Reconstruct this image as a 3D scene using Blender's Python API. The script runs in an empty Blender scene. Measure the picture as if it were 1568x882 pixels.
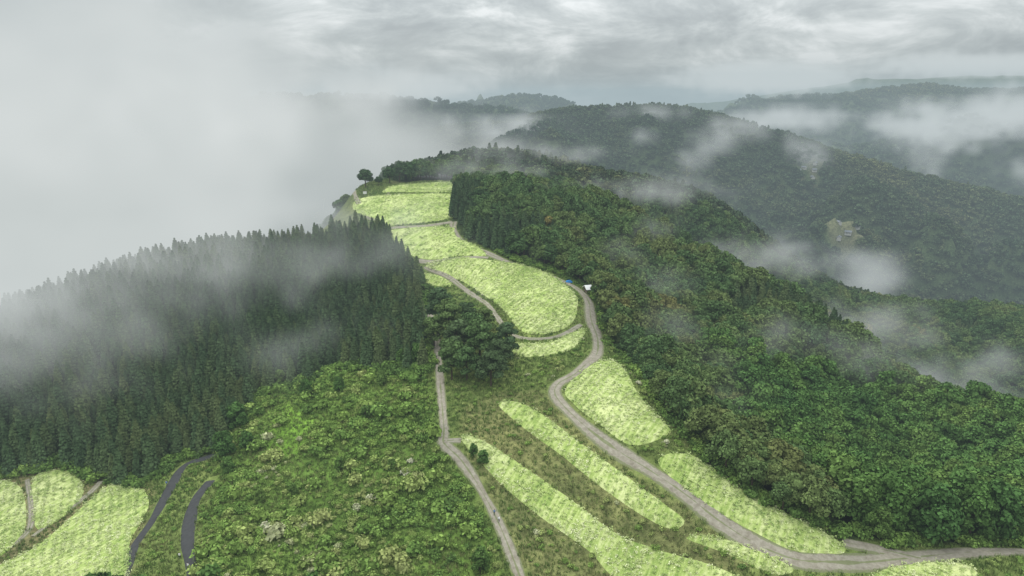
import bpy, math, time, numpy as np
from mathutils import Vector
T0=time.time()
rng=np.random.default_rng(7)
SC=bpy.context.scene; COL=SC.collection
TH=math.radians(15.4); F=1059.0; CZ=100.0
# ---------------------------------------------------------------- survey helpers (bearing / depression -> world metres)
def raydir(u,v):
    x=(u-784)/F; y=(441-v)/F; c=math.cos(TH)+y*math.sin(TH)
    return x/c, (-math.sin(TH)+y*math.cos(TH))/c
def P(u,v,Y,c=0):
    a,b=raydir(u,v); return (a*Y,float(Y),CZ+b*Y-c)
def D(u,v,d):
    a,b=raydir(u,v); return P(u,v,-d/b)
def inview(x,y,z,m=140):
    cy=y*math.cos(TH)-(z-CZ)*math.sin(TH); cz=y*math.sin(TH)+(z-CZ)*math.cos(TH)
    cy=np.maximum(cy,1); u=784+F*x/cy; v=441-F*cz/cy
    return (u>-m)&(u<1568+m)&(v<882+m)
# ---------------------------------------------------------------- terrain
ctl=[D(*t) for t in [(1000,870,95),(700,870,97),(450,870,99),(300,870,101),(100,870,108),(0,870,112),(1300,870,92),(1550,870,90),
(850,760,92),(700,760,93),(500,760,97),(350,760,101),(230,760,106),(60,740,110),(690,680,87),(560,650,90),(430,650,95),(1150,760,86),(1250,820,88),
(950,610,81),(860,590,80),(760,620,83),(1000,660,82),(680,560,81),(680,500,78),(740,520,78),(850,520,77),(910,560,78),(900,460,73),(850,440,71.5),
(700,400,69),(600,370,67.5),(700,360,65),(560,310,61),(650,290,59),(690,290,59),(545,290,60),(480,570,92),(600,560,85),(1080,690,85),(1000,590,81)]]
ctl+=[P(*t) for t in [(520,340,325,17),(430,358,315,18),(300,343,325,18),(215,362,315,18),(130,392,300,17),(50,425,290,16),(0,438,280,16),
(600,412,290,15),(640,438,265,14),(500,450,265,17),(350,500,240,17),(200,520,230,17),(50,560,215,16),(250,600,205,16),
(800,262,400,14),(900,285,380,13),(1000,325,350,13),(1100,380,320,13),(1200,425,300,14),(1300,480,280,14),(1400,560,250,14),
(1150,640,185,16),(1300,650,190,16),(1400,645,200,16),(1568,600,230,16),(900,390,270,14),(900,340,320,14),(1000,430,275,14),(1000,380,310,14),(1000,500,225,14),
(1100,480,250,14),(1100,560,205,14),(1200,520,240,14),(1200,600,200,14),(1300,560,235,14),
(690,222,620,14),(770,212,640,14),(900,243,600,14),(1000,265,560,14),(1080,300,520,14),(1110,340,500,14),(1200,385,520,14),(1290,430,550,14),(1400,460,600,14),(1480,488,640,14),(950,300,470,34),(1030,345,420,50),(1120,400,400,70),
(1568,500,430,16),(1480,535,420,20),(1420,575,400,24)]]
ctl+=[(-300,150,-80),(-330,300,-60),(-450,400,-200),(-450,150,-180),(-300,0,-90),(-450,700,-220),(-250,500,-90),(-130,470,5),(-125,400,14),(-165,380,4),(-200,620,-60),(-100,750,-20),
(0,0,0),(150,0,5),(0,60,3),(-150,40,-15),(200,60,-5),(300,50,-30),(300,-150,-60),(0,-180,0),(-300,-180,-90),(200,130,-5),(300,200,-70),(290,300,-150),(430,150,-110),
(220,300,-115),(220,400,-135),(150,750,-60),(400,800,-220),(0,800,-50),(-150,850,-60),(600,700,-230),(600,400,-120),(600,150,-170),(600,-150,-180)]
C=np.array(ctl,float); A=C[:,:2]/100.0
def phi(r2): return 0.5*r2*np.log(r2+1e-9)
n=len(A)
K=phi(((A[:,None]-A[None])**2).sum(-1))+np.eye(n)*0.003
Pm=np.c_[np.ones(n),A]; M=np.zeros((n+3,n+3)); M[:n,:n]=K; M[:n,n:]=Pm; M[n:,:n]=Pm.T
W=np.linalg.solve(M,np.r_[C[:,2],0,0,0])
def tps(x,y):
    out=np.empty(x.size); xf=x.ravel()/100; yf=y.ravel()/100
    for s in range(0,xf.size,20000):
        a=xf[s:s+20000];b=yf[s:s+20000]
        r2=(a[:,None]-A[:,0])**2+(b[:,None]-A[:,1])**2
        out[s:s+20000]=phi(r2)@W[:n]+W[n]+W[n+1]*a+W[n+2]*b
    return out.reshape(x.shape)
def vn(x,y,s=0):
    xi=np.floor(x);yi=np.floor(y);fx=x-xi;fy=y-yi
    fx=fx*fx*(3-2*fx);fy=fy*fy*(3-2*fy)
    def h(a,b):
        t=np.sin(a*127.1+b*311.7+s*17.3)*43758.5453; return t-np.floor(t)
    return (h(xi,yi)*(1-fx)+h(xi+1,yi)*fx)*(1-fy)+(h(xi,yi+1)*(1-fx)+h(xi+1,yi+1)*fx)*fy
def fbm(x,y,o=4,s=0):
    t=0;a=.5
    for i in range(o):
        t=t+a*(vn(x,y,s+i)*2-1);x=x*2.03+5.1;y=y*2.03+1.7;a*=.5
    return t
ridges=[ (0.52,[P(*t) for t in [(560,215,1750),(700,195,1650),(790,190,1600),(830,176,1530),(900,168,1500),(1000,163,1500),(1060,174,1480),(1130,186,1450),(1210,211,1400),(1290,240,1350),(1400,270,1300),(1568,309,1250),(1800,355,1200)]]),
 (0.5,[P(*t) for t in [(400,143,2400),(570,145,2300),(640,153,2250),(700,158,2200),(760,164,2200),(850,180,2100)]]),
 (0.5,[P(*t) for t in [(680,166,3400),(740,153,3300),(785,143,3300),(840,148,3300),(880,166,3300)]]),
 (0.45,[P(*t) for t in [(1060,182,3300),(1100,172,3300),(1180,150,3200),(1280,146,3100),(1350,136,3000),(1420,130,2900),(1490,139,2850),(1568,142,2800),(1800,135,2800)]]),
 (0.45,[P(*t) for t in [(1290,262,2000),(1350,235,2050),(1430,205,2100),(1500,205,2100),(1568,180,2050),(1750,150,2000)]]),
 (0.4,[P(*t) for t in [(960,170,6000),(1020,162,5900),(1090,156,5800),(1170,144,5800),(1250,132,5800),(1340,122,5800),(1480,115,5800),(1600,117,5800),(1900,114,5800)]]),
 (0.4,[P(*t) for t in [(-300,152,6000),(300,157,6000),(560,162,6000),(960,170,6000)]]),
]
def ridgeh(x,y):
    best=np.full(x.shape,-1e9); nz=fbm(x/250,y/250,5,3)*.8-np.abs(fbm(x/190,y/190,4,13))*.9
    for s,pl in ridges:
        for (a,b) in zip(pl[:-1],pl[1:]):
            ax,ay,az=a;bx,by,bz=b; dx,dy=bx-ax,by-ay
            t=np.clip(((x-ax)*dx+(y-ay)*dy)/(dx*dx+dy*dy),0,1)
            d=np.hypot(x-ax-t*dx,y-ay-t*dy)
            best=np.maximum(best,az+t*(bz-az)-s*(np.sqrt(d*d+900)-30)+nz*np.minimum(d,260))
    return best
def smax(a,b,k):
    h=np.clip(.5+.5*(a-b)/k,0,1); return b*(1-h)+a*h+k*h*(1-h)
def ss(a,b,x):
    t=np.clip((x-a)/(b-a),0,1);return t*t*(3-2*t)
def height0(x,y):
    w=ss(-640,-440,x)*ss(760,590,x)*ss(-400,-180,y)*ss(980,800,y)
    nr=np.full(x.shape,-290.0); m=w>0
    nr[m]=-290*(1-w[m])+tps(x[m],y[m])*w[m]
    nr=nr+ss(520,640,y)*fbm(x/90,y/90,4,21)*22
    fl=-290+fbm(x/600,y/600,3,9)*60
    return smax(smax(nr,ridgeh(x,y),25),fl,30)
def lines(a,b,lo,hi,st,g,mx):
    m=list(np.arange(lo,hi+.1,st)); s=st;x=m[0];L=[]
    while x>a: s=min(s*g,mx);x-=s;L.append(x)
    s=st;x=m[-1];R=[]
    while x<b: s=min(s*g,mx);x+=s;R.append(x)
    return np.array(L[::-1]+m+R)
xs=lines(-7000,9000,-240,300,2.5,1.035,60);ys=lines(-500,9000,70,520,2.5,1.03,50)
GX,GY=np.meshgrid(xs,ys);GZ=height0(GX,GY)
def H(x,y):
    x=np.asarray(x,float);y=np.asarray(y,float)
    i=np.clip(np.searchsorted(xs,x)-1,0,len(xs)-2);j=np.clip(np.searchsorted(ys,y)-1,0,len(ys)-2)
    fx=(x-xs[i])/(xs[i+1]-xs[i]);fy=(y-ys[j])/(ys[j+1]-ys[j])
    return (GZ[j,i]*(1-fx)+GZ[j,i+1]*fx)*(1-fy)+(GZ[j+1,i]*(1-fx)+GZ[j+1,i+1]*fx)*fy
YN=np.arange(60,6000,.4)
def cast(u,v):
    a,b=raydir(u,v); k=np.nonzero(CZ+b*YN<H(a*YN,YN))[0]
    i=k[0] if len(k) else 0
    return (a*YN[i],YN[i])
def catmull(p,closed,step=1.5):
    p=np.array(p,float); N=len(p); out=[]
    rngi=range(N if closed else N-1)
    for i in rngi:
        if closed: a,b,c,d=p[(i-1)%N],p[i],p[(i+1)%N],p[(i+2)%N]
        else: a,b,c,d=p[max(i-1,0)],p[i],p[i+1],p[min(i+2,N-1)]
        k=max(1,int(np.hypot(*(c-b))/step))
        for t in np.arange(k)/k:
            out.append(.5*((2*b)+(c-a)*t+(2*a-5*b+4*c-d)*t*t+(-a+3*b-3*c+d)*t**3))
    if not closed: out.append(p[-1])
    return np.array(out)
def inside(x,y,poly):
    x=np.asarray(x);y=np.asarray(y);r=np.zeros(x.shape,bool)
    mnx,mny=poly.min(0);mxx,mxy=poly.max(0)
    m=(x>=mnx)&(x<=mxx)&(y>=mny)&(y<=mxy); xx=x[m];yy=y[m];rr=np.zeros(xx.shape,bool)
    N=len(poly)
    for i in range(N):
        x1,y1=poly[i];x2,y2=poly[(i+1)%N]
        if y1==y2: continue
        rr^=((y1>yy)!=(y2>yy))&(xx<(x2-x1)*(yy-y1)/(y2-y1)+x1)
    r[m]=rr; return r
G={
'F0':[(590,290),(640,281),(705,281),(702,294),(600,295)],
'F1':[(545,308),(600,299),(702,298),(700,318),(690,335),(600,346),(575,338),(545,325)],
'F2':[(585,357),(688,348),(700,362),(745,390),(690,394),(640,395),(600,374)],
'F3':[(655,405),(750,399),(800,406),(850,425),(880,450),(884,475),(870,500),(835,512),(800,508),(775,480),(745,455),(715,435),(680,420)],
'F3b':[(645,418),(670,422),(692,434),(690,440),(655,436)],
'F4':[(785,528),(840,525),(893,505),(890,520),(865,540),(800,547)],
'F5':[(868,592),(930,552),(950,560),(975,600),(1010,640),(1027,662),(1000,678),(960,680),(915,648),(880,620)],
'F6':[(763,620),(790,615),(830,635),(890,680),(960,730),(1020,775),(1048,800),(1030,812),(990,795),(930,755),(860,700),(800,655)],
'F7':[(707,675),(725,670),(780,700),(860,755),(940,815),(1000,840),(1100,870),(1130,895),(960,895),(900,845),(830,795),(760,735)],
'F8':[(1008,705),(1050,695),(1100,720),(1160,765),(1240,805),(1290,835),(1285,850),(1220,845),(1150,815),(1080,775),(1030,735)],
'F9':[(1050,825),(1090,822),(1180,850),(1215,875),(1180,880),(1110,850)],
'F10':[(1360,870),(1420,862),(1480,865),(1490,895),(1340,895)],
'F11':[(-30,748),(30,745),(35,820),(-30,860)],
'F12':[(52,732),(105,722),(128,745),(120,770),(85,800),(55,808)],
'F13':[(-30,885),(60,835),(140,765),(175,742),(215,748),(228,775),(200,830),(180,895),(0,910)]}
RD={'R1':(4.6,[(695,340),(695,355),(720,378),(780,403),(840,422),(880,440),(900,460),(905,490),(915,520),(912,545),(885,570),(855,588),(850,605),(870,630),(910,665),(950,695),(1000,725),(1050,760),(1110,805),(1170,840),(1230,862),(1300,864),(1400,855),(1568,845),(1650,840)]),
'R1b':(3.5,[(1290,830),(1350,842),(1410,856)]),
'R2':(2.9,[(655,470),(668,510),(672,560),(676,610),(680,660),(680,680),(705,705),(730,740),(755,785),(775,830),(800,895),(815,940)]),
'R2b':(2.4,[(680,677),(706,675)]),
'R3':(3.6,[(578,352),(640,347),(692,340)]),
'R4':(3.2,[(640,400),(700,396.5),(748,395)]),
'R5':(2.0,[(650,410),(700,434),(740,462),(770,498),(800,518),(850,517),(890,498)]),
'R6':(2.8,[(600,287),(545,303),(520,320),(490,332)]),
'L1':(1.8,[(42,735),(45,810),(-20,860)]),
'L2':(2.0,[(50,822),(130,762),(155,738)])}
AS={'A1':(3.0,[(335,697),(285,712),(262,745),(235,795),(205,840),(185,895),(170,950)]),'A2':(3.2,[(322,738),(300,765),(290,800),(288,840),(300,895),(320,950)])}
fields={k:catmull([cast(*p) for p in v],True,1.0) for k,v in G.items()}
roads={k:(w,catmull([cast(*p) for p in v],False,1.5)) for k,(w,v) in RD.items()}
asph={k:(w,catmull([cast(*p) for p in v],False,1.5)) for k,(w,v) in AS.items()}
CP=lambda L: np.array([cast(*p) for p in L])
openp=CP([(-120,745),(-40,735),(0,730),(70,715),(110,712),(180,740),(230,735),(270,700),(320,700),(345,680),(400,600),(470,585),(520,560),(590,565),(648,575),(655,500),(650,440),(618,400),(582,356),(550,338),(520,322),(530,298),(600,284),(640,277),(705,275),
(697,300),(692,335),(697,350),(720,372),(780,397),(860,420),(912,450),(930,500),(960,550),(1000,600),(1050,660),(1110,730),(1190,780),(1290,825),(1350,830),(1500,835),(1568,840),(1700,838),(1750,1000),(-150,1000)])
scrub=CP([(335,700),(400,600),(480,575),(650,570),(664,610),(668,680),(710,735),(760,830),(780,960),(300,960),(310,800),(335,750)])
terr=CP([(700,630),(760,600),(850,600),(950,710),(1060,780),(1150,870),(1000,900),(800,880),(720,700)])
brightp=catmull(CP([(405,690),(420,640),(440,618),(480,640),(470,680),(440,700)]),True)
leftf=CP([(-60,735),(100,715),(180,738),(240,745),(200,860),(180,960),(-150,960)])
def dist_line(x,y,pl):
    d=np.full(x.shape,1e9)
    m=(x>pl[:,0].min()-8)&(x<pl[:,0].max()+8)&(y>pl[:,1].min()-8)&(y<pl[:,1].max()+8)
    xx=x[m];yy=y[m]; o=np.full(xx.shape,1e9)
    for s in range(0,len(xx),20000):
        o[s:s+20000]=np.sqrt(((xx[s:s+20000,None]-pl[None,:,0])**2+(yy[s:s+20000,None]-pl[None,:,1])**2).min(1)) if len(xx) else 0
    d[m]=o; return d
farms=[(cast(1240,264),18),(cast(1290,355),20),(cast(1510,492),30)]
# ---------------------------------------------------------------- materials
def newmat(name):
    m=bpy.data.materials.new(name);m.use_nodes=True;nt=m.node_tree;nt.nodes.clear()
    return m,nt,nt.nodes.new('ShaderNodeOutputMaterial')
def N(nt,t,**kw):
    n=nt.nodes.new(t)
    for k,v in kw.items(): setattr(n,k,v)
    return n
def ramp(nt,src,stops):
    r=nt.nodes.new('ShaderNodeValToRGB'); e=r.color_ramp.elements
    while len(e)<len(stops): e.new(.5)
    for el,(p,c) in zip(e,stops): el.position=p; el.color=(*c,1)
    nt.links.new(src,r.inputs[0]); return r.outputs[0]
def mixc(nt,f,a,b,mode='MIX'):
    m=nt.nodes.new('ShaderNodeMix');m.data_type='RGBA';m.blend_type=mode
    for s,vv in ((m.inputs[0],f),(m.inputs[6],a),(m.inputs[7],b)):
        if hasattr(vv,'is_linked'): nt.links.new(vv,s)
        elif isinstance(vv,tuple): s.default_value=(*vv,1)
        else: s.default_value=vv
    return m.outputs[2]
def mth(nt,op,a,b=0.0,c=None):
    m=nt.nodes.new('ShaderNodeMath');m.operation=op
    for i,vv in enumerate((a,b)+((c,) if c is not None else ())):
        if hasattr(vv,'is_linked'): nt.links.new(vv,m.inputs[i])
        else: m.inputs[i].default_value=vv
    return m.outputs[0]
def noise(nt,vec,scale,det=4,rough=.55,dist=0):
    n=N(nt,'ShaderNodeTexNoise');n.inputs['Scale'].default_value=scale;n.inputs['Detail'].default_value=det;n.inputs['Roughness'].default_value=rough;n.inputs['Distortion'].default_value=dist
    if vec is not None: nt.links.new(vec,n.inputs['Vector'])
    return n.outputs[0]
def diffuse(nt,out,col,bump=None,bd=.3):
    d=N(nt,'ShaderNodeBsdfDiffuse')
    if isinstance(col,tuple): d.inputs[0].default_value=(*col,1)
    else: nt.links.new(col,d.inputs[0])
    if bump is not None:
        b=N(nt,'ShaderNodeBump');b.inputs['Distance'].default_value=bd;nt.links.new(bump,b.inputs['Height']);nt.links.new(b.outputs[0],d.inputs['Normal'])
    nt.links.new(d.outputs[0],out.inputs[0])
def plain(name,col,var=.25,scale=3):
    m,nt,o=newmat(name);g=N(nt,'ShaderNodeNewGeometry')
    nz=noise(nt,g.outputs['Position'],scale,3)
    diffuse(nt,o,mixc(nt,nz,tuple(c*(1-var) for c in col),tuple(min(1,c*(1+var)) for c in col)));return m
# ground
m_ground,nt,o=newmat('ground_mat')
at=N(nt,'ShaderNodeAttribute',attribute_name='Col');g=N(nt,'ShaderNodeNewGeometry')
n1=noise(nt,g.outputs['Position'],.35,4,.65);n2=noise(nt,g.outputs['Position'],.03,3,.6)
c=mixc(nt,1.0,at.outputs[0],ramp(nt,n1,[(.3,(.5,.5,.5)),(.7,(1.5,1.45,1.4))]),'MULTIPLY')
c=mixc(nt,1.0,c,ramp(nt,n2,[(.3,(.7,.75,.7)),(.7,(1.3,1.2,1.2))]),'MULTIPLY')
diffuse(nt,o,c,noise(nt,g.outputs['Position'],.12,5,.7),3.0)
# crop sheet
m_crop,nt,o=newmat('buckwheat_mat')
g=N(nt,'ShaderNodeNewGeometry');mp=N(nt,'ShaderNodeMapping');mp.inputs['Rotation'].default_value=(0,0,math.radians(28));nt.links.new(g.outputs['Position'],mp.inputs[0])
mp2=N(nt,'ShaderNodeMapping');mp2.inputs['Scale'].default_value=(1.2,.1,.3);nt.links.new(mp.outputs[0],mp2.inputs[0])
rows=noise(nt,mp2.outputs[0],1.0,3);cl=noise(nt,g.outputs['Position'],.9,5,.7);big=noise(nt,g.outputs['Position'],.06,4)
v=mth(nt,'ADD',mth(nt,'MULTIPLY',rows,.5),mth(nt,'ADD',mth(nt,'MULTIPLY',cl,.35),mth(nt,'MULTIPLY',big,.4)))
diffuse(nt,o,ramp(nt,v,[(.45,(.14,.23,.05)),(.58,(.32,.41,.12)),(.74,(.55,.60,.28))]),cl,.4)
# dirt
m_dirt,nt,o=newmat('dirt_road_mat')
at=N(nt,'ShaderNodeAttribute',attribute_name='across');g=N(nt,'ShaderNodeNewGeometry')
n1=noise(nt,g.outputs['Position'],.8,5,.7);n2=noise(nt,g.outputs['Position'],.15,4)
base=ramp(nt,n1,[(.3,(.18,.16,.12)),(.7,(.33,.305,.25))])
ac=mth(nt,'ABSOLUTE',at.outputs['Fac'])
gr=mth(nt,'ADD',mth(nt,'LESS_THAN',mth(nt,'ADD',ac,mth(nt,'MULTIPLY',n2,.6)),.38),mth(nt,'GREATER_THAN',mth(nt,'ADD',ac,mth(nt,'MULTIPLY',n1,.9)),1.15))
gr=mth(nt,'MULTIPLY',gr,.65)
diffuse(nt,o,mixc(nt,gr,base,(.12,.15,.05)),n1,.1)
m_asph=plain('asphalt_mat',(.055,.056,.057),.3,.8)
def foliage(name,stops,lo=.5,hi=1.45):
    m,nt,o=newmat(name)
    hu=N(nt,'ShaderNodeAttribute',attribute_name='hue',attribute_type='INSTANCER')
    c=ramp(nt,hu.outputs['Fac'],stops);at=N(nt,'ShaderNodeAttribute',attribute_name='tint')
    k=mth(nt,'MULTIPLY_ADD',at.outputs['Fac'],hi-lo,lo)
    cc=N(nt,'ShaderNodeCombineColor')
    for i in range(3): nt.links.new(k,cc.inputs[i])
    diffuse(nt,o,mixc(nt,1.0,c,cc.outputs[0],'MULTIPLY'));return m
m_broad=foliage('broadleaf_mat',[(.08,(.055,.10,.042)),(.35,(.085,.145,.052)),(.6,(.118,.172,.058)),(.85,(.15,.178,.062)),(.98,(.24,.21,.07))])
m_bright=foliage('young_broadleaf_mat',[(.1,(.06,.125,.038)),(.5,(.09,.168,.045)),(.9,(.14,.21,.055))])
m_con=foliage('conifer_mat',[(.1,(.05,.086,.042)),(.5,(.078,.125,.056)),(.9,(.12,.155,.062))])
m_far=foliage('far_forest_mat',[(.1,(.038,.066,.038)),(.5,(.07,.104,.05)),(.9,(.135,.145,.06))])
m_shrub=foliage('shrub_mat',[(.05,(.085,.145,.04)),(.3,(.14,.23,.055)),(.55,(.20,.295,.07)),(.8,(.30,.34,.12)),(.93,(.52,.52,.36))])
m_grass=foliage('grass_mat',[(.1,(.11,.175,.05)),(.5,(.18,.24,.075)),(.9,(.27,.27,.12))])
m_cropt=foliage('buckwheat_flower_mat',[(.1,(.23,.34,.10)),(.5,(.42,.50,.19)),(.9,(.68,.71,.42))],.72,1.15)
m_bark=plain('bark_mat',(.09,.07,.05),.3,2)
# ---------------------------------------------------------------- mesh utils
def mkmesh(name,V,Fc,mats=(),matidx=None,tint=None,smooth=False,attr='tint'):
    me=bpy.data.meshes.new(name);me.from_pydata([tuple(p) for p in V],[],[tuple(f) for f in Fc])
    for m in mats: me.materials.append(m)
    if matidx is not None: me.polygons.foreach_set('material_index',np.asarray(matidx,dtype=np.int32))
    if tint is not None:
        a=me.attributes.new(attr,'FLOAT','POINT');a.data.foreach_set('value',np.asarray(tint,dtype=np.float32))
    if smooth: me.shade_smooth()
    me.update();return me
def add(name,me,loc=(0,0,0),rz=0,sc=1,parent=None,hue=None):
    ob=bpy.data.objects.new(name,me);COL.objects.link(ob);ob.location=loc;ob.rotation_euler=(0,0,rz)
    ob.scale=(sc,)*3 if not isinstance(sc,tuple) else sc
    if parent: ob.parent=parent
    if hue is not None: ob['hue']=float(hue)
    return ob
class B:
    def __init__(s): s.v=[];s.f=[];s.m=[];s.t=[]
    def addp(s,v,f,m,t):
        k=len(s.v);s.v+=list(map(tuple,v));s.f+=[tuple(i+k for i in q) for q in f];s.m+=[m]*len(f);s.t+=list(t) if hasattr(t,'__len__') else [t]*len(v)
    def tube(s,p0,p1,r0,r1,m=1,n=6):
        p0=np.array(p0,float);p1=np.array(p1,float);d=(p1-p0)/np.linalg.norm(p1-p0)
        a=np.cross(d,[0,0,1] if abs(d[2])<.9 else [1,0,0]);a/=np.linalg.norm(a);b=np.cross(d,a)
        v=[];
        for p,r in((p0,r0),(p1,r1)):
            for i in range(n):
                q=2*math.pi*i/n;v.append(p+r*(math.cos(q)*a+math.sin(q)*b))
        s.addp(v,[(i,(i+1)%n,n+(i+1)%n,n+i) for i in range(n)]+[tuple(range(n,2*n))],m,.5)
    def blob(s,c,r,zs,m,t,rg,nu=8,nv=5):
        v=[];
        for j in range(nv+1):
            ph=math.pi*j/nv
            for i in range(nu):
                q=2*math.pi*i/nu;k=r*(.8+.4*rg.random())
                v.append((c[0]+k*math.sin(ph)*math.cos(q),c[1]+k*math.sin(ph)*math.sin(q),c[2]+zs*k*math.cos(ph)))
        s.addp(v,[(j*nu+i,j*nu+(i+1)%nu,(j+1)*nu+(i+1)%nu,(j+1)*nu+i) for j in range(nv) for i in range(nu)],m,t)
    def quads(s,c,nrm,size,m,t,rg):
        n=len(c);nrm=nrm/np.linalg.norm(nrm,axis=1)[:,None]
        r=rg.normal(size=(n,3));a=np.cross(nrm,r);a/=np.linalg.norm(a,axis=1)[:,None];b=np.cross(nrm,a)
        sz=size*(.6+.8*rg.random((n,1)));e=.55+.5*rg.random((n,1))
        V=np.stack([c-a*sz-b*sz*e*.4,c+b*sz*e*-.9+a*sz*.2,c+a*sz,c+b*sz*e+nrm*sz*.2],1).reshape(-1,3)
        k=len(s.v);s.v+=list(map(tuple,V));s.f+=[(k+4*i,k+4*i+1,k+4*i+2,k+4*i+3) for i in range(n)];s.m+=[m]*n;s.t+=list(np.repeat(t,4))
    def mesh(s,name,mats,smooth=False): return mkmesh(name,s.v,s.f,mats,s.m,s.t,smooth)
def rdir(rg,n,zmin=-1):
    z=zmin+(1-zmin)*rg.random(n);q=2*math.pi*rg.random(n);r=np.sqrt(1-z*z);return np.c_[r*np.cos(q),r*np.sin(q),z]
def broadleaf(name,seed,mat,Ht=12,R=4.6,nl=10,nq=1900,qs=.38,zs=.8,trunk=True,lo=.42,core=True):
    rg=np.random.default_rng(seed);b=B();L=[]
    for i in range(nl):
        t=(i+.5)/nl;q=i*2.4+rg.random()*.8;z=Ht*(lo+(.86-lo)*t);rr=R*(.68*math.sqrt(max(0,1-(t*.95)**2))+.05)*(.8+.4*rg.random())
        L.append((np.array([rr*math.cos(q),rr*math.sin(q),z]),R*(.36+.2*rg.random())))
    if trunk:
        b.tube((0,0,-1),(0,0,Ht*.4),.32,.24);b.tube((0,0,Ht*.4),(0,0,Ht*.8),.24,.08)
        for c,r in L[::2]: b.tube((0,0,Ht*.32),tuple(c),.13,.04,1,5)
    if core:
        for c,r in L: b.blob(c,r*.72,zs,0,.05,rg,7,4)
    per=nq//nl
    for c,r in L:
        d=rdir(rg,per,-.55);k=r*(.82+.28*rg.random(per))*(.85+.3*vn(d[:,0]*2+seed,d[:,1]*2+d[:,2]*2,seed))
        p=c+d*k[:,None]*np.array([1,1,zs]);keep=np.ones(per,bool)
        for c2,r2 in L:
            if c2 is not c: keep&=np.linalg.norm((p-c2)/np.array([1,1,zs]),axis=1)>r2*.75
        p=p[keep];d=d[keep];tt=np.clip(.25+.5*rg.random()+.35*(rg.random(len(p))-.5),0,1)
        b.quads(p,d+rg.normal(size=d.shape)*.55,qs,0,tt,rg)
    return b.mesh(name,[mat,m_bark])
def conifer(name,seed,mat,Ht=12,R=2.3,nq=900,qs=.42):
    rg=np.random.default_rng(seed);b=B();b.tube((0,0,-1),(0,0,Ht*.95),.22,.03)
    n=9
    for j in range(4):
        z0=Ht*(.10+.2*j);z1=Ht*(.42+.185*j);r0=R*(1-.21*j)*.8;v=[(r0*math.cos(6.283*i/n)*(.8+.4*rg.random()),r0*math.sin(6.283*i/n)*(.8+.4*rg.random()),z0) for i in range(n)]+[(0,0,z1)]
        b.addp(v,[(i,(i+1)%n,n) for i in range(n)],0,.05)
    t=rg.random(nq)**1.15;lev=np.round(t*12)/12;t=.55*lev+.45*t
    q=2*math.pi*rg.random(nq);q=np.round(q*5+lev*31)/5*.5+q*.5
    r=R*(1-t)**.62*(.5+.6*rg.random(nq));z=Ht*(.1+.9*t)-r*.3
    d=np.c_[np.cos(q),np.sin(q),np.full(nq,.6)]
    b.quads(np.c_[r*np.cos(q),r*np.sin(q),z],d+rg.normal(size=d.shape)*.4,qs,0,np.clip(.2+.6*rg.random(nq)*rg.random()+.3*(r/R),0,1),rg)
    return b.mesh(name,[mat,m_bark])
def shrub(name,seed,R=1.1,nq=130):
    rg=np.random.default_rng(seed);b=B()
    for k in range(3):
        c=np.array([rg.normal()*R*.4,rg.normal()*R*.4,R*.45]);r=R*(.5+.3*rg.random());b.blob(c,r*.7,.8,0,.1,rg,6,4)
        d=rdir(rg,nq//3,-.2);b.quads(c+d*r*np.array([1,1,.85]),d+rg.normal(size=d.shape)*.6,.18,0,np.clip(.3+.4*rg.random()+.4*(rg.random(nq//3)-.5),0,1),rg)
    return b.mesh(name,[m_shrub])
def tuft(name,seed,mat,n=16,h=.55,sp=.45,w=.08):
    rg=np.random.default_rng(seed);b=B()
    for i in range(n):
        p=rg.normal(size=2)*sp*.6;q=rg.random()*6.28;dx,dy=math.cos(q)*w,math.sin(q)*w;l=rg.normal(size=2)*.2;hh=h*(.6+.7*rg.random())
        b.addp([(p[0]-dx,p[1]-dy,-.1),(p[0]+dx,p[1]+dy,-.1),(p[0]+l[0],p[1]+l[1],hh)],[(0,1,2)],0,rg.random())
    return b.mesh(name,[mat])
def cropt(name,seed):
    rg=np.random.default_rng(seed);b=B();n=18
    p=np.c_[rg.normal(size=(n,2))*.33,.25+.4*rg.random(n)]
    b.quads(p,np.c_[rg.normal(size=(n,2))*.45,np.ones(n)],.14,0,rg.random(n),rg)
    return b.mesh(name,[m_cropt])
def coll(name,meshes):
    c=bpy.data.collections.new(name)
    for i,me in enumerate(meshes):
        o=bpy.data.objects.new(me.name,me);c.objects.link(o)
    return c
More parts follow.
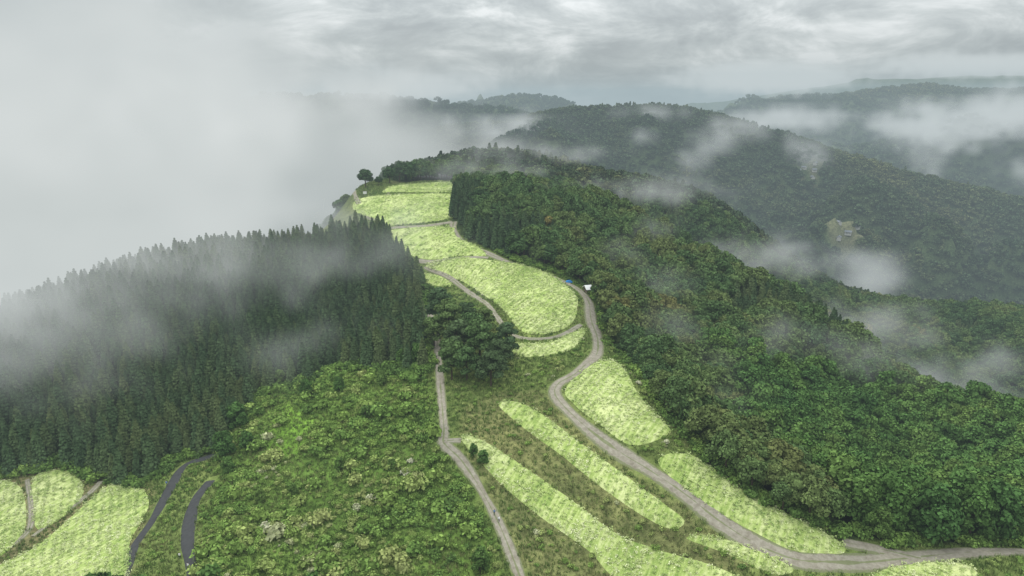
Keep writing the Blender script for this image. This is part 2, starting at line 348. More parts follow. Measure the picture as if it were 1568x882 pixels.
def scatter(name,x,y,protos,scl,dz=0,idx=None,hs=60,hm=.55,hoff=0.0):
    n=len(x)
    if n==0: return
    z=H(x,y)+dz;hue=np.clip(hm*(.5+.85*fbm(x/hs,y/hs,3,11))+(1-hm)*rng.random(n)+hoff,0,1)
    me=bpy.data.meshes.new(name);me.vertices.add(n);me.vertices.foreach_set('co',np.c_[x,y,z].astype(np.float32).ravel())
    for nm,ty,val in(('scl','FLOAT',scl),('rot','FLOAT',rng.random(n)*6.28),('hue','FLOAT',hue),('idx','INT',rng.integers(0,len(protos.objects),n) if idx is None else idx)):
        a=me.attributes.new(nm,ty,'POINT');a.data.foreach_set('value',np.asarray(val,dtype=np.float32 if ty=='FLOAT' else np.int32))
    ob=add(name,me)
    ng=bpy.data.node_groups.new(name,'GeometryNodeTree');ng.interface.new_socket('Geometry',in_out='INPUT',socket_type='NodeSocketGeometry');ng.interface.new_socket('Geometry',in_out='OUTPUT',socket_type='NodeSocketGeometry')
    gi=ng.nodes.new('NodeGroupInput');go=ng.nodes.new('NodeGroupOutput');ip=ng.nodes.new('GeometryNodeInstanceOnPoints')
    ci=ng.nodes.new('GeometryNodeCollectionInfo');ci.inputs['Collection'].default_value=protos;ci.inputs['Separate Children'].default_value=True;ci.inputs['Reset Children'].default_value=True
    def na(nm,ty):
        q=ng.nodes.new('GeometryNodeInputNamedAttribute');q.data_type=ty;q.inputs['Name'].default_value=nm;return [s for s in q.outputs if s.enabled][0]
    cx=ng.nodes.new('ShaderNodeCombineXYZ');L=ng.links.new
    L(na('rot','FLOAT'),cx.inputs[2]);L(gi.outputs[0],ip.inputs['Points']);L(ci.outputs[0],ip.inputs['Instance']);ip.inputs['Pick Instance'].default_value=True
    L(na('idx','INT'),ip.inputs['Instance Index']);L(cx.outputs[0],ip.inputs['Rotation']);L(na('scl','FLOAT'),ip.inputs['Scale']);L(ip.outputs[0],go.inputs[0])
    md=ob.modifiers.new('scatter','NODES');md.node_group=ng;return ob
def jgrid(x0,x1,y0,y1,s,j=.45):
    x,y=np.meshgrid(np.arange(float(x0),float(x1),float(s)),np.arange(float(y0),float(y1),float(s)));x=x.ravel().copy();y=y.ravel().copy()
    x=x+(rng.random(len(x))-.5)*2*j*s;y=y+(rng.random(len(x))-.5)*2*j*s
    m=inview(x,y,H(x,y)+8);return x[m],y[m]
# ---------------------------------------------------------------- ground sheet
fx=GX.ravel();fy=GY.ravel()
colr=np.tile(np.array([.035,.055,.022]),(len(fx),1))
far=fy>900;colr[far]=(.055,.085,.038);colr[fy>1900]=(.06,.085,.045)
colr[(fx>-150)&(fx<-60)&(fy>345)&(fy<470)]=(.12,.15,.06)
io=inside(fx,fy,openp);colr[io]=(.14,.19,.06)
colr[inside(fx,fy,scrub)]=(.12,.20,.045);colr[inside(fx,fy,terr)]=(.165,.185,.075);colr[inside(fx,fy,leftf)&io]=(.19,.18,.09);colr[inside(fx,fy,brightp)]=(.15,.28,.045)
for (c,r) in farms:
    d=np.hypot((fx-c[0])*.6,(fy-c[1]))+fbm(fx/25,fy/25,3)*18;colr[d<r]=(.12,.13,.075)
vv=np.stack([GX,GY,GZ],-1).reshape(-1,3);nx=len(xs);ny=len(ys);ii=np.arange(nx*ny).reshape(ny,nx)
ff=np.stack([ii[:-1,:-1],ii[:-1,1:],ii[1:,1:],ii[1:,:-1]],-1).reshape(-1,4)
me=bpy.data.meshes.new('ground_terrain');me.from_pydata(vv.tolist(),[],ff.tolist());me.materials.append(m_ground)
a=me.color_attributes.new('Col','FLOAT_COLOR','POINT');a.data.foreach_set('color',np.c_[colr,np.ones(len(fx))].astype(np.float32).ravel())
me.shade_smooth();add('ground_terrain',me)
# ---------------------------------------------------------------- fields
def fieldmesh(poly,st=1.0):
    x0,y0=poly.min(0)-st;x1,y1=poly.max(0)+st
    gx=np.arange(x0,x1,st);gy=np.arange(y0,y1,st);X,Y=np.meshgrid(gx,gy)
    ci=inside(X[:-1,:-1]+st/2,Y[:-1,:-1]+st/2,poly)
    cnt=np.zeros(X.shape,int)
    for a in(0,1):
        for b in(0,1): cnt[a:a+ci.shape[0],b:b+ci.shape[1]]+=ci
    bd=(cnt>0)&(cnt<4);X=X.copy();Y=Y.copy()
    bx=X[bd];by=Y[bd]
    k=((bx[:,None]-poly[None,:,0])**2+(by[:,None]-poly[None,:,1])**2).argmin(1);X[bd]=poly[k,0];Y[bd]=poly[k,1]
    Z=H(X,Y)+np.where(bd,.05,.32+.16*(vn(X/1.3,Y/1.3)-.5))
    id=-np.ones(X.shape,int);u=cnt>0;id[u]=np.arange(u.sum())
    V=np.c_[X[u],Y[u],Z[u]];F_=[]
    for j,i in zip(*np.nonzero(ci)): F_.append((id[j,i],id[j,i+1],id[j+1,i+1],id[j+1,i]))
    return V,F_
cx_,cy_=[],[]
for k,poly in fields.items():
    V,Fc=fieldmesh(poly);add('buckwheat_field',mkmesh('buckwheat_field',V,Fc,[m_crop],smooth=True))
    lf_=k in('F11','F12','F13')
    s=.6 if lf_ else (.7 if poly[:,1].mean()<300 else 1.4)
    x0,y0=poly.min(0)-.5;x1,y1=poly.max(0)+.5;x,y=jgrid(x0,x1,y0,y1,s)
    m=inside(x,y,poly)&(rng.random(len(x))<.3+1.0*vn(x/5,y/5,8))
    ca,sa=(math.cos(.5),math.sin(.5)) if lf_ else (math.cos(-.62),math.sin(-.62))
    ph=np.sin((x*ca+y*sa)*2*math.pi/(2.1 if lf_ else 1.9)+vn(x/6,y/6,5)*1.5)
    m&=(ph>-.2)|(rng.random(len(x))<(.12 if lf_ else .25))
    cx_.append(x[m]);cy_.append(y[m])
cx_=np.concatenate(cx_);cy_=np.concatenate(cy_)
scatter('buckwheat_plants',cx_,cy_,coll('p_crop',[cropt('c%d'%i,i) for i in range(4)]),(.7+.5*rng.random(len(cx_)))*np.where(cy_>300,1.5,1),hs=9,hm=.4)
def strip(name,pl,w,mat,dz=.12):
    t=np.gradient(pl,axis=0);t/=np.linalg.norm(t,axis=1)[:,None]+1e-9;nr=np.c_[-t[:,1],t[:,0]]
    V=[];A_=[];K_=7
    for i in range(len(pl)):
        ww=w*.5*(1+.3*(vn(np.array([i*.17]),np.array([w]))[0]-.5)*2)
        for j in range(K_):
            s=-1+2*j/(K_-1);p=pl[i]+nr[i]*ww*s;V.append((p[0],p[1],float(H(p[0],p[1]))+(dz if abs(s)<.9 else -.03)));A_.append(s)
    Fc=[(i*K_+j,i*K_+j+1,(i+1)*K_+j+1,(i+1)*K_+j) for i in range(len(pl)-1) for j in range(K_-1)]
    add(name,mkmesh(name,V,Fc,[mat],None,A_,True,'across'))
for i,(k,(w,pl)) in enumerate(roads.items()): strip('dirt_road' if k[0]=='R' and k in('R1','R1b','R2') else 'dirt_path',pl,w,m_dirt,.14+.006*i)
for i,(k,(w,pl)) in enumerate(asph.items()): strip('asphalt_road',pl,w,m_asph,.22+.006*i)
allroads=list(roads.values())+list(asph.values())
def clear(x,y,mar):
    m=np.ones(len(x),bool)
    for w,pl in allroads: m&=dist_line(x,y,pl)>w*.5+mar
    return m
def infields(x,y):
    m=np.zeros(len(x),bool)
    for p in fields.values(): m|=inside(x,y,p)
    return m
# ---------------------------------------------------------------- vegetation
P_broad=coll('p_broad',[broadleaf('b%d'%i,i+3,m_broad,10+i*.7,3.5+.3*i) for i in range(5)])
P_bright=coll('p_bright',[broadleaf('y%d'%i,i+23,m_bright,12+i*.8,3.6,nl=14,nq=2200,zs=1.0,lo=.2) for i in range(4)])
P_con=coll('p_con',[conifer('k%d'%i,i+9,m_con,11+i*.7,2.2+.2*i) for i in range(4)])
P_far=coll('p_far',[broadleaf('f%d'%i,i+40,m_far,10,5.2,nl=5,nq=140,qs=1.0,trunk=False,lo=.35) for i in range(4)]+[conifer('fk%d'%i,i+60,m_far,12,3.4,nq=110,qs=1.1) for i in range(1)])
P_shr=coll('p_shr',[shrub('s%d'%i,i) for i in range(6)])
P_tuf=coll('p_tuf',[tuft('t%d'%i,i,m_grass) for i in range(4)])
x,y=jgrid(-330,420,100,520,3.5)
m=~inside(x,y,openp)&clear(x,y,2.2)&~((x>-150)&(x<-50)&(y>348)&(y<475));x=x[m];y=y[m]
left=(x<-18)&(y<400)
nz=fbm(x/40,y/40,3,5)
isc=np.where(left,nz+.35+(y-200)/200>0,(nz>.36)&(y>230))
kp=isc|(rng.random(len(x))<.85);x=x[kp];y=y[kp];isc=isc[kp];left=left[kp]
br=(~left)&(y<235)&(x>70)&~isc|(left&~isc)
cs=(.62+.4*rng.random(isc.sum()))
scatter('conifer_forest',x[isc],y[isc],P_con,cs,hs=35,hm=.5)
m2=~isc&~br;scatter('broadleaf_forest',x[m2],y[m2],P_broad,.6+.6*rng.random(m2.sum())**1.3,hs=32,hm=.5,hoff=-.04)
scatter('young_broadleaf_forest',x[br],y[br],P_bright,.65+.55*rng.random(br.sum()),hs=30)
x,y=jgrid(-420,620,520,900,5.6);m=~inside(x,y,openp);x=x[m];y=y[m]
fi=lambda n: np.where(rng.random(n)<.12,4,rng.integers(0,4,n))
scatter('ridge_forest',x,y,P_far,.65+.5*rng.random(len(x)),idx=fi(len(x)))
xa,ya=jgrid(200,620,150,520,6.0);m=(xa>420);scatter('slope_forest',xa[m],ya[m],P_far,.8+.5*rng.random(m.sum()),idx=fi(m.sum()))
def farmok(x,y):
    m=np.ones(len(x),bool)
    for c,r in farms: m&=np.hypot((x-c[0])*.6,(y-c[1]))+fbm(x/25,y/25,3)*18>r
    return m
x,y=jgrid(-700,1500,900,1750,9.0);m=farmok(x,y)&(x>-.4*y);x=x[m];y=y[m]
scatter('mountain_forest',x,y,P_far,.8+.7*rng.random(len(x)),idx=fi(len(x)),hs=110,hm=.7)
x,y=jgrid(-900,2300,1750,3400,20);m=(x>-.35*y);x=x[m];y=y[m]
scatter('distant_forest',x,y,P_far,1.5+.8*rng.random(len(x)),-4,idx=rng.integers(0,4,len(x)),hs=200,hm=.7)
# shrubs and grass
x,y=jgrid(-170,170,100,300,1.4);m=inside(x,y,openp)&~infields(x,y)&clear(x,y,.9);x=x[m];y=y[m]
sc_=inside(x,y,scrub);bp=inside(x,y,brightp);tr=inside(x,y,terr);lf=inside(x,y,leftf)
pr=np.where(bp,.12,np.where(sc_,.85,np.where(tr,.14,np.where(lf,.03,.32))));pr=np.where(sc_&~bp,pr*(.0+1.7*vn(x/6,y/6,2)),pr)
k=rng.random(len(x))<pr
big=(rng.random(k.sum())<.05)
scatter('shrubs',x[k],y[k],P_shr,np.where(sc_[k],.35+.85*rng.random(k.sum())**2+.4*(vn(x[k]/9,y[k]/9,4)>.6)+big*1.4,.3+.6*rng.random(k.sum())),hs=13,hm=.5)
# bushes fringing the foot of the forest
ex,ey=jgrid(-170,260,100,300,1.3);e=inside(ex,ey,openp);e2=np.zeros(len(ex),bool)
for dx,dy in((3.2,0),(-3.2,0),(0,3.2),(0,-3.2)): e2|=inside(ex+dx,ey+dy,openp)!=e
m=e2&clear(ex,ey,1.0)&~infields(ex,ey)&(rng.random(len(ex))<.7);scatter('forest_edge_bushes',ex[m],ey[m],P_shr,.9+1.2*rng.random(m.sum()),hs=13,hm=.5,hoff=-.22)
x,y=jgrid(-170,170,100,520,1.2);m=inside(x,y,openp)&~infields(x,y)&clear(x,y,.1);x=x[m];y=y[m]
scatter('grass',x,y,P_tuf,.7+.9*rng.random(len(x)),hs=16,hoff=np.where(inside(x,y,terr),.02,-.1))
# individual trees
def pine(name,seed):
    return broadleaf(name,seed,m_con if seed%2 else m_broad,14,4.4,nl=12,nq=2600,qs=.36,zs=.55,lo=.3)
pm=[pine('pine%d'%i,i+70) for i in range(4)]
for i,(u,v) in enumerate([(688,520),(715,505),(742,515),(700,548),(735,555),(765,568),(715,582),(775,545),(692,582),(752,592),(665,530),(675,500),(725,535)]):
    a,b=cast(u,v);add('pine_tree',pm[i%4],(a,b,float(H(a,b))-.3),i*1.7,.75+.35*rng.random(),hue=.3+.4*rng.random())
for i,(u,v,s) in enumerate([(560,287,1.25),(597,281,1.05),(628,277,1.2),(612,279,1.1),(645,276,1.0),(580,284,.6)]):
    a,b=cast(u,v);add('broadleaf_tree',P_broad.objects[i%4].data,(a,b,float(H(a,b))-.3),i*1.3,s,hue=.1)
for i,(u,v,s) in enumerate([(345,700,.75),(365,660,.8),(380,690,.5),(470,610,.5),(520,600,.45),(740,712,.35),(725,700,.3),(640,560,.6),(618,560,.55),(350,725,.45),(735,880,.5),(560,640,.32),(600,720,.3),(520,720,.34),(450,760,.3),(640,650,.35),(585,590,.45),(430,590,.5),(400,770,.33),(845,365,1.0)]):
    a,b=cast(u,v)
    add('broadleaf_tree',P_bright.objects[i%4].data if i<19 else P_broad.objects[2].data,(a,b,float(H(a,b))-.3),i*1.3,s,hue=.3+.03*i if i<19 else .98)
# ---------------------------------------------------------------- shelter, tarp, sign, people, houses
def box(b,c,s,m=0,rot=0):
    x,y,z=[q/2 for q in s];v=[]
    for k in((-1,-1,-1),(1,-1,-1),(1,1,-1),(-1,1,-1),(-1,-1,1),(1,-1,1),(1,1,1),(-1,1,1)):
        p=np.array(k)*np.array([x,y,z]);p=np.array([p[0]*math.cos(rot)-p[1]*math.sin(rot),p[0]*math.sin(rot)+p[1]*math.cos(rot),p[2]]);v.append(p+np.array(c))
    b.addp(v,[(0,3,2,1),(4,5,6,7),(0,1,5,4),(1,2,6,5),(2,3,7,6),(3,0,4,7)],m,.5)
m_white=plain('white_metal_mat',(.72,.72,.71),.05);m_wood=plain('weathered_wood_mat',(.16,.13,.10),.25);m_blue=plain('blue_tarp_mat',(.04,.2,.48),.15);m_dark=plain('dark_window_mat',(.03,.03,.035),.2)
def empty(name,loc,rz):
    e=bpy.data.objects.new(name,None);COL.objects.link(e);e.location=loc;e.rotation_euler=(0,0,rz);return e
def gable(b,w,d,z0,h,ov,m,th=.12):
    x=w/2+ov;y=d/2+ov
    for s in(-1,1):
        v=[(-x,s*y,z0),(x,s*y,z0),(x,0,z0+h),(-x,0,z0+h)];v+=[(p[0],p[1],p[2]+th) for p in v]
        b.addp(v,[(0,1,2,3),(4,7,6,5),(0,4,5,1),(0,3,7,4),(1,5,6,2)],m,.5)
a,b_=cast(905,450);sh=empty('open_shelter',(a,b_,float(H(a,b_))),.25)
b=B();gable(b,5.2,4.2,2.3,1.3,.3,0);add('roof',b.mesh('roof',[m_white]),parent=sh)
b=B()
for X_ in(-2.5,0,2.5):
    for Y_ in(-2.0,2.0): b.tube((X_,Y_,-.6),(X_,Y_,2.4),.09,.08,0,8)
for Y_ in(-2.0,2.0): box(b,(0,Y_,2.25),(5.2,.1,.14))
add('posts',b.mesh('posts',[m_wood]),parent=sh)
b=B();box(b,(0,1.9,1.1),(5.0,.05,1.9));box(b,(-2.42,0,1.0),(.05,3.6,1.7));add('back_wall',b.mesh('back_wall',[m_wood]),parent=sh)
b=B();box(b,(.3,0,.72),(2.2,.8,.06));box(b,(.3,-.7,.42),(2.2,.3,.05));box(b,(.3,.7,.42),(2.2,.3,.05))
for q in(-.6,1.2):
    box(b,(q,0,.34),(.08,.6,.68));box(b,(q,-.7,.2),(.08,.25,.4));box(b,(q,.7,.2),(.08,.25,.4))
add('bench_table',b.mesh('bench_table',[m_wood]),parent=sh)
a,b_=cast(871,433);V=[];
for j in range(9):
    for i in range(13):
        X_=(i-6)/6*1.4;Y_=(j-4)/4*.8;e=max(abs(i-6)/6,abs(j-4)/4);V.append((X_*(1+.06*rng.random()),Y_*(1+.08*rng.random()),(.9*(1-e**3)+.15*rng.random()*(e<1))))
add('blue_tarp_stack',mkmesh('blue_tarp_stack',V,[(j*13+i,j*13+i+1,(j+1)*13+i+1,(j+1)*13+i) for j in range(8) for i in range(12)],[m_blue]),(a,b_,float(H(a,b_))+.1),.3)
a,b_=cast(559,300);sg=empty('information_board',(a,b_,float(H(a,b_))),.2)
b=B();box(b,(0,0,2.0),(2.2,.08,1.7));add('board',b.mesh('board',[m_white]),parent=sg)
b=B();[b.tube((q,.1,-.5),(q,.1,3.0),.07,.06,0,8) for q in(-.9,.9)];box(b,(0,.02,2.93),(2.6,.5,.08));add('posts',b.mesh('posts',[m_wood]),parent=sg)
m_skin=plain('skin_mat',(.5,.33,.25),.05);m_shirt=plain('white_shirt_mat',(.8,.8,.8),.04);m_trou=plain('dark_trousers_mat',(.05,.055,.07),.1);m_hair=plain('hair_mat',(.015,.012,.01),.1);m_jack=plain('blue_jacket_mat',(.16,.25,.42),.1)
def person(name,loc,rz,top,stride=.2):
    V=[(0,0,.95),(0,0,1.15),(0,0,1.38),(0,0,1.5),(0,.02,1.6),(0,.01,1.7),
       (-.18,0,1.38),(-.23,.03+stride*.3,1.12),(-.22,.14+stride*.5,.88),(.18,0,1.38),(.23,.03-stride*.3,1.12),(.22,.12-stride*.5,.86),
       (-.1,0,.88),(-.11,-stride*.4,.5),(-.11,-stride,.08),(-.11,-stride+.16,.04),(.1,0,.88),(.11,stride*.6,.5),(.11,stride,.08),(.11,stride+.16,.04)]
    E=[(0,1),(1,2),(2,3),(3,4),(4,5),(2,6),(6,7),(7,8),(2,9),(9,10),(10,11),(0,12),(12,13),(13,14),(14,15),(0,16),(16,17),(17,18),(18,19)]
    R=[.17,.17,.19,.055,.1,.09,.07,.06,.035,.07,.06,.035,.1,.075,.05,.045,.1,.075,.05,.045]
    me=bpy.data.meshes.new(name);me.from_pydata(V,E,[]);ob=add(name,me)
    md=ob.modifiers.new('skin','SKIN')
    for i,r in enumerate(R): me.skin_vertices[0].data[i].radius=(r*1.05,r*.85)
    me.skin_vertices[0].data[0].use_root=True
    ob.modifiers.new('sub','SUBSURF').levels=1
    dg=bpy.context.evaluated_depsgraph_get();nm=bpy.data.meshes.new_from_object(ob.evaluated_get(dg))
    ob.modifiers.clear();ob.data=nm;nm.materials.clear()
    for m in(m_trou,top,m_skin,m_hair): nm.materials.append(m)
    for p in nm.polygons:
        c=p.center
        if c.z<.93 and abs(c.x)<.18: i=0
        elif c.z<.93: i=2
        elif c.z<1.45: i=1
        elif c.z>1.63 or(c.y<-.02 and c.z>1.5): i=3
        else: i=2
        p.material_index=i
    nm.shade_smooth();ob.location=loc;ob.rotation_euler=(0,0,rz)
PEOPLE=[(276,858,.3,m_shirt),(289,874,2.8,m_shirt),(256,746,.5,m_jack),(757,792,.2,m_jack),(764,802,2.9,m_shirt)]
try:
    for u,v,r,t in PEOPLE:
        a,b_=cast(u,v);person('hiker',(a,b_,float(H(a,b_))+.24),r,t,.18)
except Exception as e: print('PERSON ERR',e)
m_wall=plain('plaster_mat',(.4,.39,.36),.1);m_roofd=plain('tile_roof_mat',(.16,.17,.19),.15)
for i in range(9):
    c,r=farms[0] if i<5 else farms[1]
    q=i*2.4;rr=r*.8*math.sqrt(((i%5)+.5)/5);a=c[0]+rr*math.cos(q)*1.7;b_=c[1]+rr*math.sin(q)
    hs=empty('farmhouse',(a,b_,float(H(a,b_))),q);w=7+3*rng.random();d=5.5
    b=B();box(b,(0,0,1.2),(w,d,5.0));b.addp([(-w/2,-d/2,3.7),(-w/2,d/2,3.7),(-w/2,0,5.7)],[(0,1,2)],0,.5);b.addp([(w/2,-d/2,3.7),(w/2,d/2,3.7),(w/2,0,5.7)],[(0,1,2)],0,.5);add('walls',b.mesh('walls',[m_wall]),parent=hs)
    b=B();gable(b,w,d,3.65,2.1,.6,0,.2);add('roof',b.mesh('roof',[m_roofd]),parent=hs)
    b=B()
    for s in(-1,1):
        for k in(-1,0,1): box(b,(k*w*.28,s*(d/2+.02),2.2),(1.4,.06,1.2))
    add('windows',b.mesh('windows',[m_dark]),parent=hs)
# ---------------------------------------------------------------- haze and clouds
def volmat(name,dens,col,attr=True,rate=1.0,grad=None):  # absorption plus emission: the glow stands in for daylight scattered in the fog
    m,nt,o=newmat(name);ab=N(nt,'ShaderNodeVolumeAbsorption');ab.inputs[0].default_value=(0,0,0,1);em=N(nt,'ShaderNodeEmission');em.inputs[0].default_value=(*col,1)
    ad=N(nt,'ShaderNodeAddShader')
    if attr:
        at=N(nt,'ShaderNodeAttribute',attribute_name='density');k=mth(nt,'MULTIPLY',at.outputs['Fac'],dens)
        nt.links.new(k,ab.inputs[1]);nt.links.new(k,em.inputs[1])
        if grad:  # cloud shading put into the glow colour, by height and noise
            g=N(nt,'ShaderNodeNewGeometry');sp=N(nt,'ShaderNodeSeparateXYZ');nt.links.new(g.outputs['Position'],sp.inputs[0])
            nz=noise(nt,g.outputs['Position'],.008,2,.55)
            mr=N(nt,'ShaderNodeMapRange');mr.inputs[1].default_value=grad[0];mr.inputs[2].default_value=grad[1];nt.links.new(mth(nt,'MULTIPLY_ADD',nz,420,mth(nt,'ADD',sp.outputs[2],-210)),mr.inputs[0])
            nt.links.new(ramp(nt,mr.outputs[0],grad[2]),em.inputs[0])
    else: ab.inputs[1].default_value=dens;em.inputs[1].default_value=dens
    nt.links.new(ab.outputs[0],ad.inputs[0]);nt.links.new(em.outputs[0],ad.inputs[1]);nt.links.new(ad.outputs[0],o.inputs['Volume'])
    try: m.cycles.volume_step_rate=rate
    except Exception as e: print('STEP',e)
    return m
b=B();box(b,(900,4000,-90),(17000,11000,560));add('haze',b.mesh('haze',[volmat('haze_mat',2.2e-4,(.39,.485,.52),False)]))
def cloud(name,mn,mx,vox,dens,puffs,nscale,amp,gain,col,rate=1.0,off=0.0,warp=0.0,grad=None):
    me=bpy.data.meshes.new(name);ob=add(name,me)
    ng=bpy.data.node_groups.new(name,'GeometryNodeTree');ng.interface.new_socket('Geometry',in_out='OUTPUT',socket_type='NodeSocketGeometry')
    go=ng.nodes.new('NodeGroupOutput');vc=ng.nodes.new('GeometryNodeVolumeCube');L=ng.links.new
    vc.inputs['Min'].default_value=mn;vc.inputs['Max'].default_value=mx
    for i,k in enumerate(('Resolution X','Resolution Y','Resolution Z')): vc.inputs[k].default_value=max(4,int((mx[i]-mn[i])/vox))
    vc.inputs['Background'].default_value=0
    pos=ng.nodes.new('GeometryNodeInputPosition').outputs[0];cur=None
    def vm(op,a,bv):
        q=ng.nodes.new('ShaderNodeVectorMath');q.operation=op;L(a,q.inputs[0])
        if bv is not None:
            if hasattr(bv,'is_linked'): L(bv,q.inputs[1])
            else: q.inputs[1].default_value=bv
        return q
    wn=ng.nodes.new('ShaderNodeTexNoise');wn.inputs['Scale'].default_value=1.0;wn.inputs['Detail'].default_value=2;L(vm('MULTIPLY',pos,(.6/nscale,)*3).outputs[0],wn.inputs['Vector'])
    wv=vm('MULTIPLY',vm('SUBTRACT',wn.outputs[1],(.5,.5,.5)).outputs[0],(warp*2,warp*2,warp)).outputs[0];wp=vm('ADD',pos,wv).outputs[0]
    for (c,r,s) in puffs:
        t=vm('SUBTRACT',wp,c).outputs[0];t=vm('MULTIPLY',t,tuple(1/k for k in r)).outputs[0];t=vm('LENGTH',t,None).outputs['Value']
        t=mth(ng,'SUBTRACT',s,t);cur=t if cur is None else mth(ng,'MAXIMUM',cur,t)
    nn=ng.nodes.new('ShaderNodeTexNoise');nn.inputs['Scale'].default_value=1.0;nn.inputs['Detail'].default_value=5;nn.inputs['Roughness'].default_value=.62;nn.inputs['Distortion'].default_value=.8
    L(vm('MULTIPLY',pos,(1/nscale,1/nscale,1.5/nscale)).outputs[0],nn.inputs['Vector'])
    v=mth(ng,'MULTIPLY_ADD',nn.outputs[0],amp,-.5*amp+off);v=mth(ng,'ADD',v,cur);v=mth(ng,'MULTIPLY',v,gain);v=mth(ng,'MINIMUM',mth(ng,'MAXIMUM',v,0.0),1.0);v=mth(ng,'MULTIPLY',v,v)
    L(v,vc.inputs['Density']);sm=ng.nodes.new('GeometryNodeSetMaterial');sm.inputs['Material'].default_value=volmat(name+'_mat',dens,col,True,rate,grad)
    L(vc.outputs[0],sm.inputs[0]);L(sm.outputs[0],go.inputs[0])
    ob.modifiers.new('cloud','NODES').node_group=ng
CW=(.63,.67,.66)
cloud('cloud_bank',(-1150,330,-160),(140,1300,340),18,.012,[((-740,800,60),(560,480,230),1),((-420,720,70),(300,330,135),1),((-210,680,40),(190,200,62),1.0),((-330,440,0),(210,150,105),1.05),((-140,470,18),(120,90,46),1.05),((-60,590,40),(100,90,30),.9)],105,2.8,1.7,CW,3.5,.10,75,(-80,260,[(0,(.43,.47,.47)),(.3,(.55,.59,.58)),(.52,(.74,.77,.76)),(.75,(.60,.64,.64)),(1,(.46,.50,.505))]))
cloud('mist_left',(-340,130,-60),(10,430,90),6,.017,[((-200,222,30),(85,60,28),1.2),((-140,275,34),(110,50,22),.9),((-210,310,34),(120,60,34),1.15),((-110,345,42),(120,40,16),.8),((-50,300,36),(80,40,12),.62),((-60,225,20),(60,40,14),.62),((-20,250,22),(40,30,12),.55)],22,2.9,1.25,CW,4,.0,22)
wis=[(P(945,385,300),(18,12,10),.85),(P(1000,440,265),(22,14,9),.84),(P(1080,550,212),(20,12,10),.84),(P(1030,500,225),(18,11,9),.84),(P(1330,560,240),(32,20,10),.9),(P(1200,510,240),(32,16,8),.88),(P(785,262,400),(26,14,7),.95),(P(700,262,430),(36,18,13),1),(P(640,262,500),(50,20,10),.9),(P(1110,620,188),(22,12,9),.8),(P(1000,355,330),(24,13,10),.84),(P(1460,640,290),(50,22,16),1.1),(P(860,290,370),(30,14,7),.8),(P(1090,690,172),(26,14,10),.75),(P(1500,560,320),(40,20,12),.95),(P(1180,395,420),(60,30,16),1.0),(P(1010,290,470),(60,24,12),1.0),(P(860,235,560),(60,30,10),.9),(P(1330,500,360),(50,28,14),1.0),(P(1420,590,320),(40,24,14),1.0)]
cloud('mist_right',(-110,140,-90),(300,620,110),5,.02,wis,15,2.9,1.3,CW,4,-.02,14)
far_=[(P(1060,245,1330),(26,20,42),1.25),(P(1325,425,900),(46,34,28),1.4),(P(1300,398,930),(26,18,26),1.2),(P(1235,232,1330),(64,34,38),1.05),(P(1140,198,1400),(60,40,28),1.05),(P(1455,192,1950),(190,120,66),1.2),(P(1540,175,1900),(150,120,66),1.2),(P(1425,240,1600),(60,40,60),1.05),(P(1000,176,1440),(90,50,14),.95),(P(1170,118,2900),(360,200,60),1.2),(P(1210,182,2100),(190,90,40),1.1),(P(620,128,2200),(300,120,50),1.15),(P(800,198,1500),(150,80,24),1.2),(P(1480,100,3000),(480,200,50),1.1),(P(1100,212,1350),(60,30,24),1.0),(P(980,215,1350),(44,25,22),.95),(P(1380,190,1900),(150,60,34),1.05),(P(1560,260,1700),(90,50,40),.95),(P(660,138,2900),(240,120,40),.95),(P(1500,470,1050),(60,40,16),.9)]
cloud('valley_clouds',(-800,860,-260),(2300,3300,420),20,.012,far_,48,3.0,1.6,(.69,.73,.73),3.2,0,50)
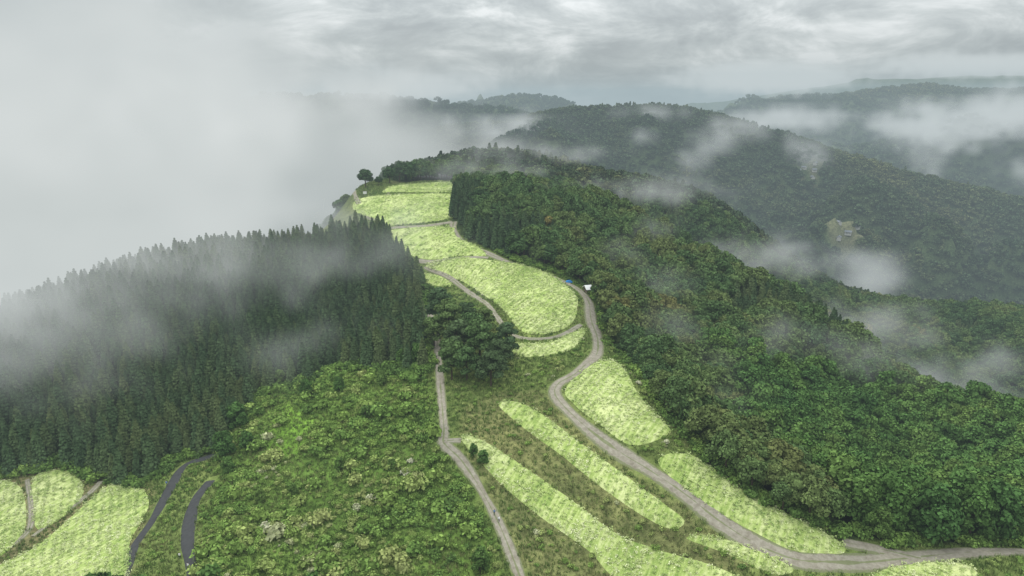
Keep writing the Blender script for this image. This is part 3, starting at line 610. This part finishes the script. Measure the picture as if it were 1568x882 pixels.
# ---------------------------------------------------------------- world, sun, camera
w=bpy.data.worlds.new('World');SC.world=w;w.use_nodes=True;nt=w.node_tree;bg=nt.nodes['Background'];bg.inputs[1].default_value=.1
sky=N(nt,'ShaderNodeTexSky');sky.sky_type='NISHITA';sky.sun_disc=False;sky.sun_elevation=math.radians(48);sky.sun_rotation=math.radians(-40)
tc=N(nt,'ShaderNodeTexCoord');sp=N(nt,'ShaderNodeSeparateXYZ');nt.links.new(tc.outputs['Generated'],sp.inputs[0])
zz=mth(nt,'ADD',mth(nt,'MAXIMUM',sp.outputs[2],0.0),.09)
cb=N(nt,'ShaderNodeCombineXYZ');nt.links.new(mth(nt,'DIVIDE',sp.outputs[0],zz),cb.inputs[0]);nt.links.new(mth(nt,'DIVIDE',sp.outputs[1],zz),cb.inputs[1])
na_=noise(nt,cb.outputs[0],.6,4,.56,0)
mp=N(nt,'ShaderNodeMapping');mp.inputs['Scale'].default_value=(1,1,2.6);mp.inputs['Location'].default_value=(3.1,1.7,.4);nt.links.new(tc.outputs['Generated'],mp.inputs[0])
nb_=noise(nt,mp.outputs[0],7.0,6,.62,.35)
vv_=mth(nt,'ADD',mth(nt,'MULTIPLY',na_,.25),mth(nt,'MULTIPLY',nb_,.75))
cc=ramp(nt,vv_,[(.38,(3.8,4.05,4.15)),(.46,(4.7,5.0,5.05)),(.52,(5.8,6.1,6.1)),(.60,(7.9,8.1,8.1))])
lift=mth(nt,'MULTIPLY_ADD',mth(nt,'MAXIMUM',sp.outputs[2],0.0),3.4,.86)
vs=N(nt,'ShaderNodeVectorMath',operation='SCALE');nt.links.new(cc,vs.inputs[0]);nt.links.new(lift,vs.inputs['Scale'])
nt.links.new(mixc(nt,.07,vs.outputs[0],sky.outputs[0]),bg.inputs[0])
s=bpy.data.lights.new('sun','SUN');s.energy=1.5;s.angle=math.radians(12);s.color=(1,.97,.92);so=bpy.data.objects.new('sun',s);COL.objects.link(so)
sd=Vector((math.sin(math.radians(-40))*math.cos(math.radians(48)),math.cos(math.radians(-40))*math.cos(math.radians(48)),math.sin(math.radians(48))))
so.rotation_euler=sd.to_track_quat('Z','Y').to_euler()
cam=bpy.data.cameras.new('camera');co=bpy.data.objects.new('camera',cam);COL.objects.link(co)
co.location=(0,0,CZ);co.rotation_euler=(math.radians(90-15.4),0,0);cam.sensor_width=36;cam.lens=24.32;cam.clip_end=30000;cam.clip_start=1
SC.camera=co
SC.view_settings.view_transform='Standard'
print('TIME',time.time()-T0)
